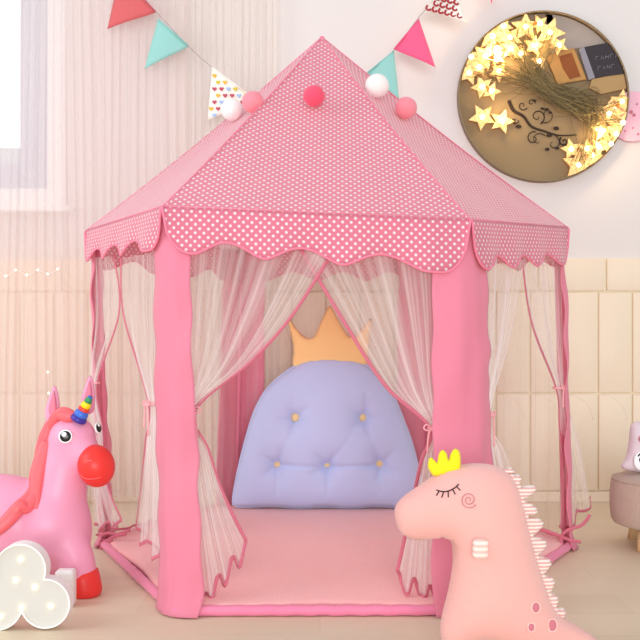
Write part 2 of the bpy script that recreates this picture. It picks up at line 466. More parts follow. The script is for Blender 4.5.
# pole sleeves
FL = {0: (.070, .062), 1: (.093, .085), 2: (.06, .05), 3: (.085, .12), 4: (.10, .085), 5: (.06, .05)}   # towards previous / next corner
for i in range(6):
    a, b = FL[i]
    def dirs(C): return (hz(C[i-1])-hz(C[i])).normalized(), (hz(C[(i+1) % 6])-hz(C[i])).normalized()
    def sf(u, v):
        c = EC[i].lerp(GC[i], v); dp, dn = dirs(EC)
        s = -a+(a+b)*u
        wide = 1+.22*v
        q = abs(s)*wide; d = dp if s < 0 else dn
        ow = (hz(EC[i])-CEN).normalized()
        rnd = .012*math.exp(-(s/.018)**2)
        z = max(c.z-.012*(1-v), .004)
        if i == 1: wv = .006*math.sin(v*46+math.sin(v*17)*2)*max(0, u-.55)/.45
        else: wv = .0018*math.sin(v*31+i*2+2*math.sin(v*11))*max(0, abs(u-.5)-.3)/.2
        return Vector((c.x, c.y, z))+ow*.020*max(0, (v-.93)/.07)**2+d*(q+wv)-ow*rnd+ow*(.004*0-.010+.016*min(1, v*5))+ow*.003*math.sin(v*12+s*60)*math.sin(math.pi*v)+ow*.004*math.sin(v*37+s*25)*(abs(u-.5)*2)
    V, Fc, UV = grid(sf, 22, 60)
    sl = solid(mk('pole_sleeve', (V, Fc), M['pink'], tent, uv=UV), .002)
    ctr = EC[i]-(hz(EC[i])-CEN).normalized()*.034
    gtr = GC[i]-(hz(GC[i])-CEN).normalized()*.030
    mk('pole', tube([gtr+Vector((0, 0, .014)), ctr-Vector((0, 0, .01))], .008, n=12), M['pink'], tent)
# side seam of FL sleeve
def off(Cs, d): return [c+(Vector((CEN.x, CEN.y, c.z))-c).normalized()*d for c in Cs]
base_poly = off(GC, .004)
bmv = [p+Vector((0, 0, .001)) for p in base_poly]+[p+Vector((0, 0, .007)) for p in base_poly]
mk('floor_sheet', (bmv, [tuple(range(5, -1, -1)), tuple(range(6, 12))]+[(i, (i+1) % 6, 6+(i+1) % 6, 6+i) for i in range(6)]), M['rim'], tent, False)
rim = []
for i in range(6):
    A, B = base_poly[i], base_poly[(i+1) % 6]
    for k in range(40):
        t = k/40; p = A.lerp(B, t); rim.append(p+Vector((0, 0, .0135+.0008*math.sin(k*1.7)))+Vector((.0015*math.sin(k*2.3), .0015*math.cos(k*1.9), 0)))
mk('floor_rim', tube(rim, .0125, True, n=12), M['rim'], tent)
# net curtains
def onface(px, py, i, inset=.012):
    A, B = hz(EC[i]), hz(EC[(i+1) % 6]); n = Vector((B.y-A.y, A.x-B.x, 0)).normalized()
    if n.dot(hz(CEN)-A) < 0: n = -n
    A = A+n*inset
    d = Vector(((px-320)/F, 1, -(py-HY)/F)); t = n.dot(A)/n.dot(d); p = d*t; p.z += H
    return p, -n
def net(face, L, R, tie, nfold, trimL=False, trimR=False, bow=True, lab=None, hem=.012):
    n0 = onface(*L[0], face)[1]
    Lp = cat([onface(*p, face)[0] for p in L], 10); Rp = cat([onface(*p, face)[0] for p in R], 10)
    N = len(Lp)-1; kt = tie*10; w0 = (Rp[0]-Lp[0]).length
    NU = max(36, nfold*14); V = []; UV = []; at = []
    for j in range(N+1):
        a, b = Lp[j], Rp[j]; w = (b-a).length
        fold = .55*w0/max(nfold, 1)*.35
        amp = min(fold*1.2, .010+.010*(j/N)) * (.25+.75*min(1, w/(w0*.6))) if j <= kt else min(.018, .004+.020*(j-kt)/(N-kt))
        for k in range(NU+1):
            u = k/NU
            y = math.sin(2*math.pi*nfold*u+.5*math.sin(j*.12))*.7+.3*math.sin(2*math.pi*nfold*1.9*u+j*.06+1)
            e = 1 if j < kt else min(1, (j-kt)/8)
            p = a.lerp(b, u)+n0*(-amp*y*(1 if 0 < k < NU else .3))
            if j > kt: p.z += hem*math.sin(2*math.pi*nfold*u+1.3)*((j-kt)/(N-kt))**3
            if j <= kt:  # sag of the swag
                p.z -= .012*math.sin(math.pi*j/kt)*math.sin(math.pi*u)
            p.z = max(p.z, .03)
            V.append(p); UV.append((u, j/N)); at.append(max(0, min(.45, .11*(w0/max(w, .01)-1))))
    Fc = []
    for j in range(N):
        for k in range(NU):
            q = j*(NU+1)+k; Fc.append((q, q+1, q+NU+2, q+NU+1))
    c = mk('net_curtain', (V, Fc), M['net'], tent, uv=UV, attr=at)
    row = lambda j: V[j*(NU+1):(j+1)*(NU+1)]
    tw = n0*.001
    path = []
    if trimL: mk('trim', tube([V[j*(NU+1)]+tw for j in range(N+1)], .0052, n=6, flat=.3, up=n0), M['trim'], c)
    if trimR: mk('trim', tube([V[j*(NU+1)+NU]+tw for j in range(N+1)], .0052, n=6, flat=.3, up=n0), M['trim'], c)
    mk('hem_trim', tube([p+tw for p in row(N)], .0052, n=6, flat=.3, up=n0), M['trim'], c)
    if bow:
        m = (Lp[kt]+Rp[kt])/2; rw = (Rp[kt]-Lp[kt]).length/2+.003
        ax = (Rp[kt]-Lp[kt]).normalized()
        band = [m+ax*rw*math.cos(t)+n0*.014*math.sin(t) for t in [2*math.pi*k/20 for k in range(20)]]
        b1 = tube(band, .0042, True, n=6)
        m2 = m+n0*.016
        tails = [tube(cat([m2, m2+ax*sx*.012+Vector((0, 0, -.012)), m2+ax*sx*(.016)+Vector((0, 0, -.05-ln))], 6), .0028, n=6) for sx, ln in ((-1, .01), (1, .03))]
        loops = [tube(cat([m2, m2+ax*sx*.018+Vector((0, 0, .010)), m2+ax*sx*.024+Vector((0, 0, 0)), m2+ax*sx*.012+Vector((0, 0, -.005))], 6, True), .0022, n=6) for sx in (-1, 1)]
        mk('tie_ribbon', join(b1, ell(m2, (.006, .006, .006), nu=10, nv=8), *tails, *loops), M['net_tie'], c)
    return c
M['net_tie'] = fabric('blush ribbon', '#f7b3b8', '#f5a9b0', 60, .1)
net(0, [(188, 236), (188, 300), (188, 360), (188, 409), (190, 455), (195, 515), (203, 604)],
       [(336, 246), (293, 314), (252, 360), (195, 410), (208, 450), (222, 494), (246, 549)], 3, 3, trimR=True, hem=.022)
net(0, [(298, 244), (340, 315), (385, 385), (430, 428), (421, 462), (409, 520), (397, 580)],
       [(434, 246), (434, 310), (434, 380), (436, 428), (437, 462), (440, 520), (446, 602)], 3, 3, trimL=True, hem=.022)
net(5, [(90, 258), (90, 320), (90, 382), (91, 430), (92, 480), (95, 528)],
       [(114, 256), (119, 312), (97, 383), (103, 430), (106, 480), (122, 524)], 2, 2, trimR=True)
net(5, [(121, 258), (123, 315), (149, 404), (146, 440), (142, 490), (137, 532)],
       [(157, 252), (157, 330), (156, 404), (158, 440), (160, 500), (162, 560)], 2, 2, trimL=True)
net(1, [(482, 258), (483, 335), (483, 414), (486, 450), (490, 500), (496, 562)],
       [(524, 260), (510, 335), (489, 415), (502, 450), (516, 490), (532, 540)], 2, 3)
net(1, [(522, 258), (532, 322), (556, 388), (559, 425), (562, 465), (560, 532)],
       [(561, 252), (562, 320), (563, 388), (571, 420), (580, 455), (590, 500)], 2, 2, trimL=True)
for i in (2, 3, 4):
    A, B = hz(EC[i]), hz(EC[(i+1) % 6]); n = (hz(CEN)-(A+B)/2).normalized()
    def rn(u, v): return A.lerp(B, .04+.92*u)+n*(.014+.008*math.sin(2*math.pi*9*u+math.sin(v*4)))+Vector((0, 0, .95-.91*v))
    V, Fc, UV = grid(rn, 90, 12); c = mk('net_curtain', (V, Fc), M['netback'], tent, uv=UV)
    if i != 3: mk('hem_trim', tube([rn(k/60, 1) for k in range(61)], .004, n=6), M['trim'], c)
# corner straps
for (c, pts) in ((GC[5], [[(100, 536), (108, 533), (118, 534), (130, 530)], [(97, 546), (106, 541), (116, 536), (126, 534)], [(98, 556), (101, 548), (112, 540)]]),
                 (GC[2], [[(560, 537), (568, 530), (582, 525), (590, 515)], [(560, 536), (570, 540), (581, 542)], [(540, 529), (550, 532), (560, 536)], [(560, 537), (562, 546), (556, 553)]])):
    ps = []
    for ln in pts:
        ps.append(tube(cat([P(x, y, c.y-.05-.012*j) for j, (x, y) in enumerate(ln)], 6), .0055, n=6, flat=.5, up=(0, 1, 0)))
    mk('corner_strap', join(*ps), M['trim'], tent)

# plush mat
mp = off(GC, .038)
mpts = cat([p for q in zip(mp, [a.lerp(mp[(k+1) % 6], .5) for k, a in enumerate(mp)]) for p in q], 6, True)
rows = []
for ins, z in ((.0, .010), (-.004, .016), (.0, .024), (.010, .028)): rows.append([p+(Vector((CEN.x, CEN.y, p.z))-p).normalized()*(ins)+Vector((0, 0, z)) for p in mpts])
n = len(mpts); V = [p for r_ in rows for p in r_]; Fc = []
for j in range(3):
    for k in range(n): Fc.append((j*n+k, j*n+(k+1) % n, (j+1)*n+(k+1) % n, (j+1)*n+k))
V.append(Vector((CEN.x, CEN.y, .030))); Fc += [(3*n+k, 3*n+(k+1) % n, len(V)-1) for k in range(n)]
V.append(Vector((CEN.x, CEN.y, .010))); Fc += [((k+1) % n, k, len(V)-1) for k in range(n)]
tag(mk('plush_mat', (V, Fc), M['plush_mat']), 'coral pink plush mat covering the floor inside the tent', 'mat')

# ------------------------------------------------------------------ crown cushion
CY = 3.44
def zc(x, y): p = P(220+x*.375, 280+y*.375, CY); return (p.x, p.z)
ol = [(34, 588), (40, 540), (60, 450), (88, 355), (118, 295), (160, 252), (205, 222), (240, 208), (290, 204), (345, 208), (385, 220), (425, 255), (465, 310), (492, 375), (512, 430), (530, 500), (540, 560), (535, 596), (480, 602), (420, 599), (350, 603), (280, 600), (210, 603), (140, 599), (70, 601), (42, 599)]
btn = [zc(201, 362), zc(380, 362), zc(152, 486), zc(285, 488), zc(425, 484)]
def cf(x, z):
    d = 0
    for bx, bz in btn:
        r = math.hypot(x-bx, z-bz); d -= .030*math.exp(-(r/.022)**2)+.022*math.exp(-(r/.06)**2)
        an = math.atan2(z-bz, x-bx)
        d -= .0085*math.exp(-((r-.035)/.030)**2)*(.5+.5*math.cos(an*5+bx*40))**3
    # creases between buttons
    def seg(a, b, k=.009, wd=.006):
        ax, az = a; bx, bz = b; t = max(0, min(1, ((x-ax)*(bx-ax)+(z-az)*(bz-az))/((bx-ax)**2+(bz-az)**2)))
        return -k*math.exp(-(math.hypot(x-ax-t*(bx-ax), z-az-t*(bz-az))/wd)**2)
    d += seg(btn[2], btn[3])+seg(btn[3], btn[4])+seg(btn[1], btn[3], .004)+seg(btn[1], (btn[1][0]+.01, btn[1][1]+.09), .005)+seg(btn[0], (btn[0][0]-.01, btn[0][1]+.08), .004)
    d += seg(btn[0], btn[2], .004)+seg(btn[1], btn[4], .004)+seg(btn[2], (btn[2][0], btn[2][1]-.1), .004)+seg(btn[3], (btn[3][0], btn[3][1]-.1), .004)+seg(btn[4], (btn[4][0], btn[4][1]-.1), .004)
    return d
inf2 = Inflate([zc(*p) for p in ol], .0075, n=6)
V, Fc = inf2.mesh(.075, .045, CY, cf)
zmin = min(v.z for v in V); dz = .0312-zmin
V = [v+Vector((0, 0, dz)) for v in V]
cu = thing('backrest_cushion', (0, CY, .030), 'periwinkle tufted dome cushion with an orange crown on top', 'cushion')
mk('cushion_body', (V, Fc), M['lilac'], cu)
for bx, bz in btn:
    p = inf2.pt(bx, bz)+Vector((0, -.0175, dz)); p = Vector((p.x*p.y/CY, p.y, H+(p.z-H)*p.y/CY))
    mk('button', ell(p, (.0148, .007, .0148), nu=20, nv=10), M['button'], cu)
mk('seam_piping', tube([Vector((b[0], CY, b[1]+dz)) for b in inf2.b[::2]], .0035, True, n=6), M['lilac'], cu)
crown = [(180, 96), (192, 104), (206, 124), (228, 144), (250, 142), (272, 95), (293, 60), (314, 95), (338, 135), (352, 142), (372, 130), (405, 92), (398, 150), (386, 228), (300, 235), (200, 228), (196, 170)]
infc = Inflate([zc(*p) for p in crown], .008, n=4)
V, Fc = infc.mesh(.028, .02, CY+.005); V = [v+Vector((0, 0, dz-.006)) for v in V]
mk('crown', (V, Fc), M['gold'], cu)

# ------------------------------------------------------------------ dinosaur
DY = 1.98
def zd(x, y): p = P(380+x*.328, 430+y*.328, DY); return (p.x, p.z)
dol = [(44, 255), (52, 226), (78, 200), (112, 176), (150, 150), (192, 124), (240, 110), (290, 104), (340, 109), (382, 125), (410, 155), (424, 195), (440, 250), (456, 320), (474, 390), (496, 460), (522, 530), (550, 568), (590, 594), (630, 618), (665, 645), (690, 672), (650, 682), (560, 676), (500, 680), (450, 683), (390, 668), (330, 640), (290, 640), (250, 668), (215, 678), (192, 660), (184, 620), (186, 580), (198, 530), (212, 470), (221, 410), (220, 365), (214, 340), (200, 332), (180, 330), (150, 336), (110, 338), (76, 326), (54, 300)]
infd = Inflate([zd(*p) for p in dol], .0075, n=6)
V, Fc = infd.mesh(.085, .075, DY, None)
di = thing('dinosaur_plush', (P(495, 0, DY).x, DY, 0), 'pale pink stuffed dinosaur with closed eye and yellow crown', 'stuffed toy')
zz = min(v.z for v in V); V = [v+Vector((0, 0, -zz+.001 if abs(zz) > 0 else 0)) for v in V]; ddz = -zz+.001
print('dino dz', ddz)
mk('body', (V, Fc), M['dino'], di)
def comp(I, x, y, Y0, lift=.001, dz=0, off=(380, 430), k=.328):
    q = Y0
    for _ in range(4):
        p = P(off[0]+x*k, off[1]+y*k, q); q = I.pt(p.x, p.z-dz, lift).y
    return I.pt(p.x, p.z-dz, lift)+Vector((0, 0, dz))
def dp(x, y, lift=.0012): return comp(infd, x, y, DY, lift, ddz)
eye = [tube([dp(*p) for p in [(172, 183), (185, 187), (200, 188), (215, 184), (230, 175), (240, 165)]], .0013, n=6)]
for a, b in (((180, 186), (172, 200)), ((194, 188), (188, 206)), ((208, 187), (208, 205)), ((222, 181), (229, 196)), ((233, 172), (245, 184))): eye.append(tube([dp(*a), dp(*b)], .0012, n=6))
mk('closed_eye', join(*eye), M['black'], di)['label'] = 'black stitched closed eye with lashes'
sp = [dp(271+(3+23*t)*math.cos(-2*math.pi*2.05*t+.9), 213+(3+23*t)*math.sin(-2*math.pi*2.05*t+.9)) for t in [k/60 for k in range(61)]]
mk('cheek_swirl', tube(sp, .0009, n=6), M['rosethread'], di)['label'] = 'rose stitched cheek swirl'
for x, y, r in ((475, 541, 13), (525, 595, 15), (461, 601, 11)):
    c = dp(x, y, .0005); n2 = Vector((.3, -1, .1)).normalized()
    rt = n2.to_track_quat('Z', 'Y')
    mk('spot', ell(c, (r*.00073, r*.00085, .0018), rt.to_euler(), nu=20, nv=8), M['spot'], di)
    ring = [c+rt @ Vector((r*.00073*math.cos(t), r*.00085*math.sin(t), .0006)) for t in [2*math.pi*k/24 for k in range(24)]]
    mk('spot_edge', tube(ring, .0013, True, n=6), M['spotrim'], di)
# dorsal spikes
bk = [(372, 118), (398, 138), (418, 172), (430, 215), (443, 265), (458, 325), (474, 385), (492, 442), (511, 498), (530, 545), (556, 574)]
tips = [(410, 128), (432, 150), (478, 182), (482, 250), (500, 288), (510, 350), (524, 408), (534, 466), (545, 520), (566, 556)]
for i in range(10):
    a, b, tp = bk[i], bk[i+1], tips[i]
    m_ = ((a[0]+b[0])/2, (a[1]+b[1])/2)
    inn = ((a[0]-12, a[1]+2), (b[0]-12, b[1]-2))
    q1 = (a[0]*.3+tp[0]*.7, a[1]*.3+tp[1]*.7-9); q2 = (b[0]*.3+tp[0]*.7, b[1]*.3+tp[1]*.7+9)
    poly = [inn[0], (a[0]+9, a[1]+3), q1, tp, q2, (b[0]+9, b[1]-1), inn[1]]
    isp = Inflate([zd(*p) for p in poly], .0035, n=4)
    V, Fc = isp.mesh(.011, .011, DY); V = [v+Vector((0, 0, ddz)) for v in V]
    mk('back_spike', (V, Fc), M['dinostripe'], di)
rb = [(a-9, b) for a, b in bk[1:]]; strip = rb+[(a+11, b) for a, b in reversed(bk[1:])]
isr = Inflate([zd(*p) for p in strip], .0035, n=3)
V, Fc = isr.mesh(.012, .012, DY); mk('back_strip', ([v+Vector((0, 0, ddz)) for v in V], Fc), M['dinostripe'], di)
c = dp(306, 362, .010)
M['armstripe'] = stripes('cream striped tab', '#f6e4da', '#ecc3b8', .012)
mk('arm', box(c, (.031, .026, .042), Matrix.Rotation(.05, 3, 'Y'), bev=.009, seg=3), M['armstripe'], di)
cr = [(146, 96), (152, 84), (164, 92), (172, 100), (178, 72), (190, 62), (202, 74), (206, 92), (214, 72), (226, 58), (240, 66), (244, 90), (243, 118), (236, 128), (200, 136), (166, 142), (152, 130), (144, 112)]
icr = Inflate([zd(*p) for p in cr], .0035, n=4)
V, Fc = icr.mesh(.014, .014, DY-.01); V = [v+Vector((0, 0, ddz)) for v in V]
mk('crown', (V, Fc), M['yellow'], di)

# ------------------------------------------------------------------ unicorn hopper
UY = 2.46
un = thing('unicorn_hopper', (P(20, 0, UY).x, UY, 0), 'pink inflatable ride-on unicorn with red muzzle and red hooves', 'toy unicorn')
U = lambda x, y, d=0: P(x, y, UY)+Vector((0, d, 0))
px = UY/F
blobs = [ell(U(-8, 527), (82*px, .115, 54*px)), ell(U(48, 530), (44*px, .105, 54*px)), ell(U(-60, 525), (50*px, .115, 52*px))]
neck = cat([U(46, 545), U(53, 515), U(60, 487), U(66, 457), U(72, 438)], 8)
rr = [43*px, 35*px, 27*px, 23*px, 22*px]; rads = [float(np.interp(k/8, range(5), rr)) for k in range(len(neck))]
blobs.append(tube(neck, rads, n=24))
blobs += [ell(U(73, 438, -.005), (24*px, .062, 23*px)), ell(U(87, 452, -.03), (17*px, .045, 17*px), None)]
def leg(x, d, lx=0): return tube([U(x-lx*.9, 515, d*.6), U(x-lx*.5, 532, d*.8), U(x+lx*.35, 556, d), U(x+lx, 580, d)], [10*px, 19*px, 19*px, 15.5*px], n=20)
legs = [(76, -.045, 12), (46, .06, 4), (-52, -.05, -8), (-62, .055, -8)]
for x, d, lx in legs: blobs.append(leg(x, d, lx))
body = mk('body', join(*blobs), M['unicorn'], un)
md = body.modifiers.new('weld', 'REMESH'); md.mode = 'VOXEL'; md.voxel_size = .0075; md.use_smooth_shade = True
sm = body.modifiers.new('soft', 'SMOOTH'); sm.factor = .5; sm.iterations = 26
for x, d, lx in legs:
    x = x+lx; c = U(x, 581, d); c.z = 0
    V, Fc = lathe(c, [(13*px, .0), (15.2*px, .003), (17*px, .012), (17.2*px, .026), (16.4*px, .045), (15.5*px, .062), (12*px, .066)], 28)
    V = [Vector((v.x+(v.x-c.x)*.0+(.03-v.z)*.12, v.y, v.z+ (v.x-c.x)*.12*(v.z > .04))) for v in V]
    mk('hoof', (V, Fc), M['red'], un)['label'] = 'red hoof'
mz = U(101, 463, -.052)
mk('muzzle', ell(mz, (18*px, .05, 21*px), Matrix.Rotation(math.radians(-12), 3, 'Y').to_euler()), M['red'], un)['label'] = 'bright red round muzzle'
mk('nostril', join(tube([mz+Vector((.012*math.cos(t)-.006, -.0465+.004*abs(math.cos(t)), .012+.008*math.sin(t))) for t in [math.pi*k/8-.2 for k in range(9)]], .0018, n=6)), M['mane'], un)
mk('mouth', tube(cat([mz+Vector((-.036, -.026, -.018)), mz+Vector((-.015, -.043, -.026)), mz+Vector((.012, -.044, -.025)), mz+Vector((.034, -.028, -.016))], 6), .0012, n=6), M['mane'], un)
def eyeat(c, n, r):
    q = n.normalized().to_track_quat('Z', 'Y'); e = q.to_euler()
    w = mk('eye', ell(c, (r*1.12, r*1.12, .004), e, nu=24, nv=10), M['eyewhite'], un)
    mk('iris', ell(c+n.normalized()*.0022, (r*.9, r*.9, .004), e, nu=24, nv=10), M['eyeblack'], w)
    mk('glint', ell(c+n.normalized()*.005+Vector((-.003, 0, .005)), (r*.42, r*.42, .003), e, nu=16, nv=8), M['eyewhite'], w)
eyeat(U(72.5, 433.5, -.0675), Vector((.15, -1, .12)), 6.0*px)
eyeat(U(100.5, 428, -.025)+Vector((-.006, .022, 0)), Vector((1, -.35, .25)), 5.0*px)
for (bx, by, tx, ty, d) in ((53, 424, 56, 385, -.012), (84, 415, 87, 376, .035)):
    cx, cy = (bx+tx)/2, (by+ty)/2; hl = (by-ty)/2
    pl = [(bx-4, by), (bx-6.5, by-hl*.7), (tx-5, ty+hl*.5), (tx, ty), (tx+4, ty+hl*.55), (tx+5, ty+hl*1.2), (bx+6, by-2)]
    ie = Inflate([(U(*p).x, U(*p).z) for p in pl], .0035, n=5)
    V, Fc = ie.mesh(.010, .012, UY+d); er = mk('ear', (V, Fc), M['unicorn'], un)
    pl2 = [(bx+1.5, by-6), (bx-1.5, by-hl*.8), (tx-1, ty+hl*.45), (tx+.8, ty+hl*.25), (tx+2.5, ty+hl*.7), (tx+3, ty+hl*1.3), (bx+3.5, by-7)]
    ii = Inflate([(U(*p).x, U(*p).z) for p in pl2], .003, n=4)
    V, Fc = ii.mesh(.004, .002, UY+d-.0125); mk('ear_lining', (V, Fc), M['inner_ear'], er)
# horn
hb, ht = U(82, 419, -.042), U(95.5, 395, -.052)
ax = (ht-hb); L = ax.length; ax.normalize()
seq = [('violet', 0, .20, .0225, .0185), ('hblue', .19, .42, .0195, .0150), ('hred', .41, .56, .0150, .0135), ('hyellow', .55, .76, .0135, .0115), ('green', .75, 1.0, .0112, .006)]
hn = mk('horn', tube([hb, ht], [.017, .006], n=20), M['hblue'], un); hn['label'] = 'rainbow banded horn'
for nm, a, b, r1, r2 in seq:
    pts = [hb+ax*L*(a+(b-a)*k/6) for k in range(7)]
    rs = [(r1+(r2-r1)*k/6)*(.9+.14*math.sin(math.pi*k/6)) for k in range(7)]
    if nm == 'green': rs[-1] = .0025; pts[-1] = ht
    mk('horn_band', tube(pts, rs, n=20), M[nm], hn)
# mane
def lock(pts, w, d0, th=.014):
    q = cat([U(a, b, d) for a, b, d in pts], 8); N = len(q)-1
    return tube(q, [w*px*(.35+.65*math.sin(math.pi*min(1, (k/N)*.85+.12)))+.001 for k in range(N+1)], n=14, flat=.6, up=(0, 1, 0))
locks = [lock([(76, 413, -.03), (66, 411, -.03), (56, 418, -.02), (49, 430, -.01)], 5, 0),
         lock([(80, 414, -.038), (72, 415, -.045), (62, 414, -.045)], 5, 0),
         lock([(52, 420, -.01), (45, 440, -.01), (41, 465, -.015), (41, 492, -.03)], 6, 0),
         lock([(50, 440, -.03), (45, 462, -.045), (43, 480, -.06), (45, 503, -.085)], 7.5, 0),
         lock([(42, 478, -.045), (38, 492, -.07), (30, 502, -.10), (20, 514, -.118), (12, 522, -.126), (9, 528, -.126)], 6.5, 0),
         lock([(44, 488, -.07), (38, 500, -.090), (31, 500, -.105), (27, 506, -.112)], 6, 0)]
mk('mane', join(*locks), M['mane'], un)

# ------------------------------------------------------------------ cloud lamp
LY = 2.15
def circ(cx, cy, r, a0, a1, n): return [(cx+r*math.cos(math.radians(a0+(a1-a0)*k/n)), cy-r*math.sin(math.radians(a0+(a1-a0)*k/n))) for k in range(n+1)]
def cloud(sh):
    lobes = [(20, 566, 26-sh), (45, 600, 25-sh), (-4, 600, 27-sh), (-26, 585, 22-sh)]
    n = 160; out = []
    cx, cy = 14, 590
    for k in range(n):
        a = 2*math.pi*k/n; best = 0
        for lx, ly, r in lobes:
            dx, dy = lx-cx, ly-cy; ca, sa = math.cos(a), -math.sin(a); b = dx*ca+dy*sa; c2 = dx*dx+dy*dy-r*r; D = b*b-c2
            if D > 0: best = max(best, b+math.sqrt(D))
        out.append((cx+best*math.cos(a), cy-best*math.sin(a)))
    return out
lmp = thing('cloud_lamp', (P(14, 0, LY).x, LY, 0), 'white cloud shaped lamp with glowing bulbs on the floor', 'lamp')
zo = -min(P(a, b, LY-.02).z for a, b in cloud(0))
def cl(sh, y): return [P(a, b, LY-.02)+Vector((0, y, zo)) for a, b in cloud(sh)]
o3, i3 = cl(0, 0), cl(1.6, 0); n = len(o3)
back = [p+Vector((0, .038, 0)) for p in o3]; rec = [p+Vector((0, .008, 0)) for p in i3]
V = o3+i3+back+rec; Fc = []
for k in range(n):
    j = (k+1) % n; Fc += [(k, j, n+j, n+k), (k, 2*n+k, 2*n+j, j), (n+k, n+j, 3*n+j, 3*n+k)]
Fc.append(tuple(2*n+k for k in range(n)))
mk('case', (V, Fc), M['white'], lmp, False)
M['diff'] = plain('milky diffuser', '#d5d0c9', .6)
mk('front_panel', prism(cl(1.7, .006), .004), M['diff'], lmp, False)
M['led'] = base('glowing bulb', '#fff3b0', .4, emit='#fff0a8', estr=2.2)[0]
for bx, by in ((20, 556), (15, 577), (34, 584), (21, 604), (50, 603), (0, 613), (-14, 592)):
    c = P(bx, by, LY-.02)+Vector((0, .005, zo)); mk('bulb', ell(c, (.0062, .006, .0062), nu=16, nv=10), M['led'], lmp)
# pale block behind
t_ = P(63, 608, 2.30)
o = mk('box', box((t_.x, 2.325, .045), (.046, .04, .09), bev=.008, seg=3), M['white'])
tag(o, 'small white plastic box standing between cloud lamp and unicorn hoof', 'box')

# ------------------------------------------------------------------ pouf
M['linen'] = fabric('taupe linen', '#cdb5a5', '#b9a091', 160, .5, .95, .2, 400)
M['beech'] = fabric('beech wood', '#e0bd90', '#d4ad7e', 20, .1, .5, 0)
pc = Vector((P(668, 0, 2.96).x, 2.96, 0))
pf = thing('footstool', pc, 'round taupe fabric footstool with wooden legs by tiled wall', 'stool')
R0 = .172
mk('seat', lathe(pc, [(R0-.02, .070), (R0-.006, .075), (R0, .085), (R0+.004, .12), (R0+.004, .17), (R0, .205), (R0-.008, .214), (R0-.03, .224), (R0-.08, .229), (.01, .231)], 48), M['linen'], pf)
mk('piping', tube([pc+Vector(((R0-.004)*math.cos(a), (R0-.004)*math.sin(a), .212)) for a in [2*math.pi*k/48 for k in range(48)]], .003, True, n=6), M['linen'], pf)
for a in (215, 268, 35, 125):
    d = Vector((math.cos(math.radians(a)), math.sin(math.radians(a)), 0))
    if a == 268: d = d*1.0
    mk('leg', tube([pc+d*.118+Vector((0, 0, .074)), pc+d*.134+Vector((0, 0, .0))], [.017, .0145], n=16), M['beech'], pf)
# plush on the pouf
M['lav'] = fabric('pale lilac plush', '#ecdde4', '#e8d8e0', 10, .4, 1, .4, 300)
tyY = 2.97; tz = .229
def zt(x, y): p = P(x, y, tyY); return (p.x, p.z)
it = Inflate([zt(*p) for p in [(622, 474), (626, 462), (629, 445), (631, 430), (638, 427), (650, 426), (664, 428), (672, 445), (680, 462), (684, 474), (650, 478)]], .007)
V, Fc = it.mesh(.05, .045, tyY); s0 = min(v.z for v in V); V = [v+Vector((0, 0, .231-s0)) for v in V]; td = .231-s0
ty = thing('plush_toy', (P(650, 0, tyY).x, tyY, .231), 'pale lilac plush toy with swirl mark on the footstool', 'stuffed toy')
mk('body', (V, Fc), M['lav'], ty)
def tp2(x, y): return comp(it, x, y, tyY, .001, td, (0, 0), 1)
mk('eye_patch', ell(tp2(641.5, 461), (.024, .004, .030), nu=20, nv=8), M['eyewhite'], ty)
mk('swirl', tube([tp2(641.5+(1+5.8*t)*math.cos(13*t), 461+(1.2+7.5*t)*math.sin(13*t))+Vector((0, -.004, 0)) for t in [k/50 for k in range(51)]], .0028, n=6), M['black'], ty)
mk('nose', ell(tp2(643, 439), (.014, .008, .012), nu=16, nv=8), M['spot'], ty)

# ------------------------------------------------------------------ pom-poms on roof
for k, c in dict(pwhite='#fbeeea', ppink='#f78f9b', phot='#f4536f').items(): M[k] = fabric('cotton '+k, c, None, 60, .6, 1, .3, 120)
def ray_roof(px, py):
    d = Vector(((px-320)/F, 1, -(py-HY)/F)); o0 = Vector((0, 0, H)); best = None
    from mathutils.geometry import intersect_ray_tri
    for i in range(6):
        h = intersect_ray_tri(EC[i], EC[(i+1) % 6], AP, d, o0, True)
        if h is not None and (best is None or h.y < best[0].y):
            nn = (EC[(i+1) % 6]-EC[i]).cross(AP-EC[i]).normalized(); best = (h, nn if nn.z > 0 else -nn)
    return best
for px_, py_, mm, r, lab in ((232, 110, 'pwhite', 11, 'white cotton ball on the left roof slope by the heart pennant'), (253, 102, 'ppink', 11, 'salmon pink cotton ball touching the white ball on the left roof slope'),
                             (314, 96, 'phot', 11, 'hot pink cotton ball alone on the front roof face below the tip'), (377, 86, 'pwhite', 12, 'white cotton ball on the right roof slope by teal pennant'),
                             (406, 108, 'ppink', 11, 'salmon pink cotton ball lower on the right roof slope')):
    h = None; tx = px_; tyy = py_
    while h is None: h = ray_roof(tx, tyy); tx += (1 if px_ < 322 else -1)*.8; tyy += 1
    h, nn = h; rad = r*h.y/F; Yb = h.y-(rad+.001)/max(.35, -nn.y); c = P(px_, py_, Yb); rad = r*Yb/F
    V, Fc = ell(c, (rad, rad, rad), nu=32, nv=20)
    V = [c+(v-c)*(1+.03*noise.noise(v*90)) for v in V]
    tag(mk('cotton_ball', (V, Fc), M[mm]), lab, 'pom-pom', 'cotton balls on the tent roof')

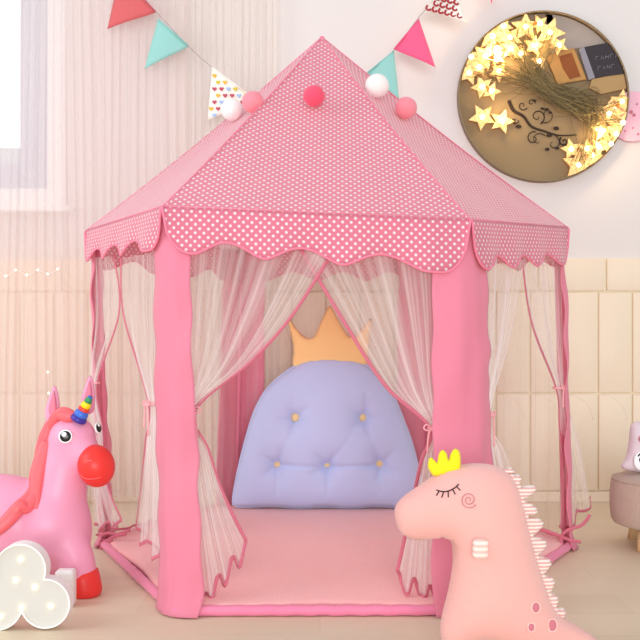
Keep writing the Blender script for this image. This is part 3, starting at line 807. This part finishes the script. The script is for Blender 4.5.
# ------------------------------------------------------------------ bunting
BY = 3.6
def pm_checks(name, c1, c2, s):
    m, b, t = base(name, c1, .9); ch = t.add('ShaderNodeTexVoronoi'); ch.inputs['Scale'].default_value = s
    t.l.new(t.coord(), ch.inputs['Vector']); f = t.math('GREATER_THAN', ch.outputs['Distance'], .42)
    t.l.new(t.mix(f, lin(c2), lin(c1)), b.inputs['Base Color']); return m
M['pred'] = dots('red pin dot cotton', '#e8666b', '#f39a9a', .009, .0045, .0014)
M['teal'] = fabric('teal felt', '#97cfc7', '#9cd2ca', 60, .2); M['hotpink'] = fabric('hot pink felt', '#f8628f', '#f7688f', 60, .2)
M['cotton'] = fabric('white cotton', '#fdf4ea', None, 60, .1)
M['string'] = plain('grey string', '#a89c98', .8)
bn = thing('bunting_garland', P(310, 140, BY), 'string of colourful triangle pennants hanging behind the tent roof', 'bunting')
left = [(60, -75), (118, -25), (158, 14), (188, 46), (213, 68), (252, 98)]; right = [(366, 74), (394, 50), (420, 16), (455, -22), (470, -45)]
mk('string', tube(cat([P(a, b, BY) for a, b in left+[(285, 122), (310, 128), (338, 106)]+right], 8), .0013, n=6), M['string'], bn)
def pennant(p, m):
    pts = [P(a, b, BY-.004) for a, b in p]
    c = sum(pts, Vector())/3; V = []; Fc = []
    # fine triangle grid with a slight curl
    n = 10; idx = {}
    for i in range(n+1):
        for j in range(n+1-i):
            u, v = i/n, j/n; q = pts[0]*(1-u-v)+pts[1]*u+pts[2]*v; q.y -= .012*math.sin(2.2*(v))*v+.004*math.sin(5*u); idx[i, j] = len(V); V.append(q)
    for i in range(n):
        for j in range(n-i):
            Fc.append((idx[i, j], idx[i+1, j], idx[i, j+1]))
            if i+j < n-1: Fc.append((idx[i+1, j], idx[i+1, j+1], idx[i, j+1]))
    uv = [(v.x, v.z) for v in V]
    o = mk('pennant', (V, Fc), m, bn, uv=uv); solid(o, .0016)
    hemv = tube([pts[0]+Vector((0, -.002, 0)), pts[1]+Vector((0, -.004, 0))], .0022, n=6)
    mk('pennant_hem', hemv, m if m is not M['pred'] else M['trim'], o)
    return o, pts
o, _ = pennant([(120, -28), (156, 12), (108, 30)], M['pred']); o['label'] = 'coral red pin dot pennant'
o, _ = pennant([(158, 19), (189, 46), (145, 70)], M['teal']); o['label'] = 'pale teal pennant at left'
o, hp = pennant([(212, 67), (256, 100), (208, 121)], M['cotton']); o['label'] = 'white pennant with heart print'
hc = ['#c4566a', '#e9bd4a', '#a9c4e8', '#c4566a', '#d9c74a']
hm = [fabric('heart print '+str(i), c, None) for i, c in enumerate(hc)]
def heart(c, s):
    pts = []
    for k in range(16):
        t = 2*math.pi*k/16; pts.append(c+Vector((s*16*math.sin(t)**3/17, 0, s*(13*math.cos(t)-5*math.cos(2*t)-2*math.cos(3*t)-math.cos(4*t))/17)))
    return pts
hv = [[] for _ in hc]; k = 0
for ry in range(0, 9):
    for rx in range(0, 8):
        x = 211+rx*7+(ry % 2)*3.4; y = 69+ry*6.6
        # inside triangle with margin
        def sg(a, b): return (x-b[0])*(a[1]-b[1])-(a[0]-b[0])*(y-b[1])
        A_, B_, C_ = (213.5, 70), (252, 99.5), (210, 118)
        s1, s2, s3 = sg(A_, B_), sg(B_, C_), sg(C_, A_)
        if (s1 > 0) == (s2 > 0) == (s3 > 0):
            k = (rx*2+ry) % 5; u = ((y-68)/52); hv[k].append(prism(heart(P(x, y, BY-.010-.012*max(0, u)), .0095), .004))
for k, h in enumerate(hv):
    if h: mk('heart_print', join(*h), hm[k], o, False)
o, _ = pennant([(394, 51), (367, 73), (399, 101)], M['teal']); o['label'] = 'pale teal pennant at right'
o, _ = pennant([(419, 19), (394, 49), (435, 68)], M['hotpink']); o['label'] = 'hot pink pennant'
o, _ = pennant([(452, -22), (424, 9), (467, 24)], M['cotton']); o['label'] = 'white pennant with dark red curl print'
M['dred'] = plain('dark red print', '#b33a3e', .8); cur = []
for rx in range(0, 8):
    for ry in range(0, 6):
        x = 427+rx*6.2-ry*1.5; y = -12+rx*1.6+ry*6.0
        def sg(a, b): return (x-b[0])*(a[1]-b[1])-(a[0]-b[0])*(y-b[1])
        A_, B_, C_ = (451, -18), (427, 8), (463, 21.5)
        s1, s2, s3 = sg(A_, B_), sg(B_, C_), sg(C_, A_)
        if (s1 > 0) == (s2 > 0) == (s3 > 0):
            cur.append(tube([P(x+2.4*math.cos(t), y+2.4*math.sin(t), BY-.016) for t in [.5+k*.55 for k in range(8)]], .0042, n=5, flat=.4, up=(0, 1, 0)))
mk('curl_print', join(*cur), M['dred'], o)
o, _ = pennant([(478, -55), (508, -62), (491, 5)], M['hotpink'])

# ------------------------------------------------------------------ pink wall decoration
M['decal'] = fabric('blush pink board', '#f7bfcf', '#f6b9ca', 10, .05)
dc = P(632, 117, 3.74)
dk = thing('wall_plaque', (dc.x, 3.745, dc.z), 'round pale pink wall decoration beside the warm-lit disc', 'wall decoration')
mk('board', prism([Vector((dc.x+.1*math.cos(a)*(1+.03*math.cos(5*a)), 3.728, dc.z+.1*math.sin(a))) for a in [2*math.pi*k/48 for k in range(48)]], .02, .003), M['decal'], dk, False)
mk('spot_mark', join(*[ell(P(a, b, 3.727), (s, .002, s), nu=10, nv=6) for a, b, s in ((631, 112, .008), (634, 115, .007), (625, 131, .004), (633, 128, .004), (638, 134, .005), (637, 104, .004))]), M['spot'], dk)

# ------------------------------------------------------------------ overlaid inset picture of star lights, built as an added wall tray
DYb, dcx, dcy, dr_ = 3.738, 545.2, 94.6, 86
def D(x, y, d=0): return P(x, y, DYb-.05)+Vector((0, .05-d, 0))
M['tray'] = fabric('brown inset lining', '#8f795b', '#988262', 6, .1, .9, 0)
M['insetrim'] = plain('dark inset rim', '#8a7862', .7)
dcw = D(dcx, dcy)
rw = dr_*(DYb-.05)/F
tr = thing('inset_picture', (dcw.x, WY, dcw.z), 'round inset picture at upper right, built as an added shallow wall tray', 'tray')
ang = [2*math.pi*k/96 for k in range(96)]
mk('backing', prism([Vector((dcw.x+rw*math.cos(a), DYb, dcw.z+rw*math.sin(a))) for a in ang], .012), M['tray'], tr, False)
ring = []
for r1, y in ((rw, DYb), (rw, DYb-.03), (rw-.003, DYb-.03), (rw-.003, DYb)): ring.append([Vector((dcw.x+r1*math.cos(a), y, dcw.z+r1*math.sin(a))) for a in ang])
V = [p for r_ in ring for p in r_]; n = 96; Fc = [(j*n+k, j*n+(k+1) % n, ((j+1) % 4)*n+(k+1) % n, ((j+1) % 4)*n+k) for j in range(4) for k in range(n)]
mk('rim', (V, Fc), M['insetrim'], tr)
def clip(poly, R=None):
    R = R or dr_-1.6; out = list(poly); N = 48
    for k in range(N):
        a = 2*math.pi*(k+.5)/N; nx, ny = math.cos(a), math.sin(a); lim = R*math.cos(math.pi/N)
        f = lambda p: (p[0]-dcx)*nx+(p[1]-dcy)*ny-lim
        res = []
        for i in range(len(out)):
            p, q = out[i], out[(i+1) % len(out)]; fp, fq = f(p), f(q)
            if fp <= 0: res.append(p)
            if (fp < 0 < fq) or (fq < 0 < fp): t = fp/(fp-fq); res.append((p[0]+(q[0]-p[0])*t, p[1]+(q[1]-p[1])*t))
        out = res
        if len(out) < 3: return None
    # drop duplicates
    o2 = []
    for p in out:
        if not o2 or math.hypot(p[0]-o2[-1][0], p[1]-o2[-1][1]) > .15: o2.append(p)
    return o2 if len(o2) > 2 else None
def pr(poly, d, th, bev=0):
    c = clip(poly); return prism([D(a, b, d) for a, b in c], th, bev)
M['shelf'] = plain('grey brown card', '#a89a92', .8); M['card'] = plain('tan card', '#b98a52', .8); M['rust'] = plain('rust print', '#8a4e2a', .8)
M['book'] = plain('dark slate cover', '#342d33', .5); M['pages'] = plain('tan page edge', '#b08f62', .8); M['foil'] = plain('faded silver lettering', '#8d8894', .4); M['ink'] = plain('brown black ink', '#33241c', .7)
tag(mk('card_sheet', pr([(546, 0), (600, 6), (640, 60), (600, 52), (584, 44), (555, 50), (550, 20)], .004, .003), M['shelf'], smooth=False), 'greyish card along the upper right rim of the inset picture', 'card')
tag(mk('card_sheet', pr([(500, 2), (552, 2), (558, 20), (530, 22), (500, 22), (478, 40), (462, 60), (455, 50)], .004, .003), M['insetrim'], smooth=False), 'dark brown card along the upper left rim of the inset picture', 'card')
bk_ = thing('book', D(605, 74, .02), 'dark grey book with tan page edge in the inset picture', 'book')
mk('cover', pr([(585, 45), (612, 40), (640, 36), (640, 70), (595, 76)], .022, .016, .0015), M['book'], bk_, False)
mk('page_block', pr([(594, 77), (640, 68), (640, 84), (604, 92), (592, 86)], .018, .012), M['pages'], bk_, False)
def word(x0, y0, n, s):
    out = []
    for k in range(n):
        x = x0+k*s*1.35; y = y0-k*s*.2
        st = [[(0, 0), (0, -s)], [(0, -s), (s*.8, -s*1.05)]] if k % 3 == 0 else ([[(0, 0), (s*.4, -s), (s*.8, 0)]] if k % 3 == 1 else [[(0, 0), (0, -s)], [(s*.8, -.1), (s*.8, -s)], [(0, -s*.5), (s*.8, -s*.55)]])
        for q in st: out.append(tube([D(x+a, y+b, .0235) for a, b in q], .0009, n=5))
    return out
mk('lettering', join(*(word(598, 58, 5, 3.6)+word(600, 68, 4, 3.4))), M['foil'], bk_)
mk('spine', pr([(581, 47), (586, 45), (597, 76), (591, 78)], .024, .018), M['foil'], bk_, False)
cb = thing('small_carton', D(568, 78, .01), 'tan carton with rust brown picture in the inset picture', 'carton')
mk('carton_panel', pr([(548, 54), (576, 45), (589, 77), (560, 82)], .016, .012), M['card'], cb, False)
mk('picture', pr([(561, 54), (574, 50), (583, 74), (572, 77), (565, 66)], .017, .002), M['rust'], cb, False)
# star lights
def starmat():
    m, b, t = base('amber star shade', '#f3c070', .35, emit='#ffc060', estr=.30)
    v = t.add('ShaderNodeTexVoronoi'); v.inputs['Scale'].default_value = 110; t.l.new(t.coord(), v.inputs['Vector'])
    t.l.new(t.mix(v.outputs['Distance'], lin('#ffe9b4'), lin('#d89a4a')), b.inputs['Base Color'])
    return m
M['star'] = starmat(); M['starled'] = base('warm led', '#fff2cc', .3, emit='#fff0c4', estr=7)[0]
M['owire'] = plain('olive wire', '#65573a', .6); M['owire2'] = plain('pale olive wire', '#8d7c54', .6)
st = thing('star_string_lights', D(545, 110, .03), 'bundle of glowing warm star string lights heaped in the inset picture', 'string lights')
stars = [(494, 34, 17, 10), (511, 36, 13, 40), (512, 47, 12, 5), (486, 55, 15, 25), (470, 71, 13, 15), (527, 25, 15, 0), (551, 31, 16, 20), (483, 86, 12, 50), (472, 55, 11, 60), (500, 70, 11, 33), (560, 44, 10, 44),
         (610, 113, 17, 12), (594, 154, 15, 30), (580, 164, 17, 5), (612, 143, 13, 50), (624, 122, 13, 22), (624, 100, 13, 8), (503, 120, 13, 18), (483, 116, 14, 42), (604, 130, 12, 0), (573, 148, 11, 60), (535, 44, 11, 12),
         (480, 66, 10, 8), (497, 56, 10, 50), (505, 24, 10, 30), (522, 52, 9, 20), (540, 60, 9, 0), (492, 90, 10, 22), (498, 46, 9, 12), (618, 133, 11, 14), (600, 146, 10, 33), (588, 148, 10, 3), (616, 108, 10, 40), (541, 22, 10, 48)]
for k, (x, y, r, ro) in enumerate(stars):
    poly = []
    for j in range(10):
        a = math.radians(ro+36*j-90); q = r if j % 2 == 0 else r*.48; poly.append((x+q*math.cos(a), y+q*math.sin(a)))
    c = clip(poly)
    if not c: continue
    s_ = mk('star_light', prism([D(a, b, .026+.004*(k % 4)) for a, b in c], .010, .0012), M['star'], st, False)
    mk('star_bulb', ell(D(x, y, .028+.004*(k % 4)), (.0095, .006, .0095), nu=14, nv=8), M['starled'], s_)
rnd = random.Random(3); w1 = []; w2 = []
for k in range(190):
    tgt = stars[rnd.randrange(11)] if k % 2 == 0 else stars[11+rnd.randrange(6)]
    if k % 5 == 0: tgt = (515+rnd.random()*10, 45+rnd.random()*60, 0, 0)
    j = lambda s: rnd.gauss(0, s)
    if k % 2 == 0 or k % 5 == 0: pts = [(tgt[0]+j(3), tgt[1]+j(3)), ((tgt[0]*.5+536*.5)+j(4), (tgt[1]*.5+80*.5)+j(5)), (540+j(5), 84+j(5)), (562+j(5), 98+j(6)), (588+j(7), 104+j(8))]
    else: pts = [(528+j(8), 76+j(7)), (548+j(4), 90+j(4)), (572+j(5), 100+j(7)), (592+j(6), 112+j(9)), (tgt[0]+j(3), tgt[1]+j(3))]
    dd_ = .034+rnd.random()*.014
    q = []
    for a, b in pts:
        rr_ = math.hypot(a-dcx, b-dcy); f_ = min(1, 82/max(rr_, 1)); q.append(D(dcx+(a-dcx)*f_, dcy+(b-dcy)*f_, dd_))
    (w1 if k % 3 else w2).append(tube(cat(q, 6), .0009, n=5))
mk('wire_bundle', join(*w1), M['owire'], st); mk('wire_bundle', join(*w2), M['owire2'], st)['label'] = 'paler strands of wire'
# branch scroll
br = []
bp = cat([D(511, 98, .006), D(516, 108, .006), D(526, 114, .006), D(534, 124, .006), D(548, 129, .006), D(562, 133, .006), D(580, 132.5, .006)], 8)
br.append(tube(bp, [.0075*(1-.72*k/(len(bp)-1)) for k in range(len(bp))], n=8, flat=.3, up=(0, 1, 0)))
def curl(cx, cy, r, a0, turns, w=.0016, sg=1):
    w *= 1.5; return tube([D(cx+r*(1-.85*t)*math.cos(a0+sg*2*math.pi*turns*t), cy+r*(1-.85*t)*math.sin(a0+sg*2*math.pi*turns*t), .006) for t in [k/36 for k in range(37)]], [w*(1-.4*k/36) for k in range(37)], n=5, flat=.4, up=(0, 1, 0))
for a in ((525, 103, 5, .4, 1.1, .0016, 1), (540, 114, 8, 1.2, 1.2, .0018, -1), (549, 112, 9, 2.2, .9, .0014, -1), (536, 136, 7, -1.2, 1.1, .0018, -1), (541, 138, 8, -.6, .8, .0013, -1), (556, 141, 8, -1.4, .9, .0015, 1), (567, 139, 5, -2.2, 1.2, .0026, -1), (534, 100, 4, .2, 1, .0015, -1), (517, 118, 4, 0, 1, .0016, 1)): br.append(curl(*a))
for x, y, r in ((537, 98, 2), (549, 107, 2.6), (553, 110, 2), (545, 106, 2), (559, 126, 3), (552, 133, 3), (521, 124, 3), (516, 119, 2), (550, 147, 2.5), (560, 146, 2)): br.append(ell(D(x, y, .006), (r*.0039, .001, r*.0026), nu=10, nv=6))
tag(mk('branch_scroll', join(*br), M['ink']), 'dark curling branch ornament in the inset picture below the wires', 'ornament')

# ------------------------------------------------------------------ light
w = bpy.data.worlds.new('World'); S.world = w; w.use_nodes = True
bg = w.node_tree.nodes['Background']; bg.inputs[0].default_value = (.93, .985, 1.02, 1); bg.inputs[1].default_value = .72
def area(name, loc, target, size, power, col):
    l = bpy.data.lights.new(name, 'AREA'); l.shape = 'RECTANGLE'; l.size = size[0]; l.size_y = size[1]; l.energy = power; l.color = col
    o = bpy.data.objects.new(name, l); COL.objects.link(o); o.location = loc
    o.rotation_euler = (Vector(target)-Vector(loc)).to_track_quat('-Z', 'Y').to_euler(); return o
area('window_daylight', (-2.6, 1.6, 1.7), (0, 2.9, .6), (1.6, 1.8), 30, (.93, .94, 1.0))
area('softbox', (.2, -5, 1.15), (0, 3, .5), (4, 2.2), 300, (.94, .985, 1.0))
area('outdoor_daylight', (-1.9, 4.7, 1.7), (-1.9, 3, 1.7), (2.6, 2.8), 19, (.95, .97, 1.0))
for x, y, e in ((500, 55, 1.1), (600, 135, .9), (505, 112, .35), (540, 45, .5)):
    l = bpy.data.lights.new('star_glow', 'POINT'); l.energy = e*1.5; l.color = (1, .68, .30); l.shadow_soft_size = .02
    o = bpy.data.objects.new('star_glow', l); COL.objects.link(o); o.location = D(x, y, .075)
# ------------------------------------------------------------------ camera
cam = bpy.data.cameras.new('Camera'); co = bpy.data.objects.new('Camera', cam); COL.objects.link(co)
co.location = (0, 0, H); co.rotation_euler = (math.radians(90), 0, 0)
cam.sensor_width = 36; cam.lens = F/640*36; cam.shift_y = 10/640; cam.clip_start = .05
S.camera = co
S.view_settings.view_transform = 'Standard'; S.view_settings.look = 'None'; S.view_settings.gamma = 1; S.view_settings.exposure = 0
S.view_settings.use_curve_mapping = False
try:
    S.cycles.transparent_max_bounces = 24; S.cycles.max_bounces = 8
except Exception: pass
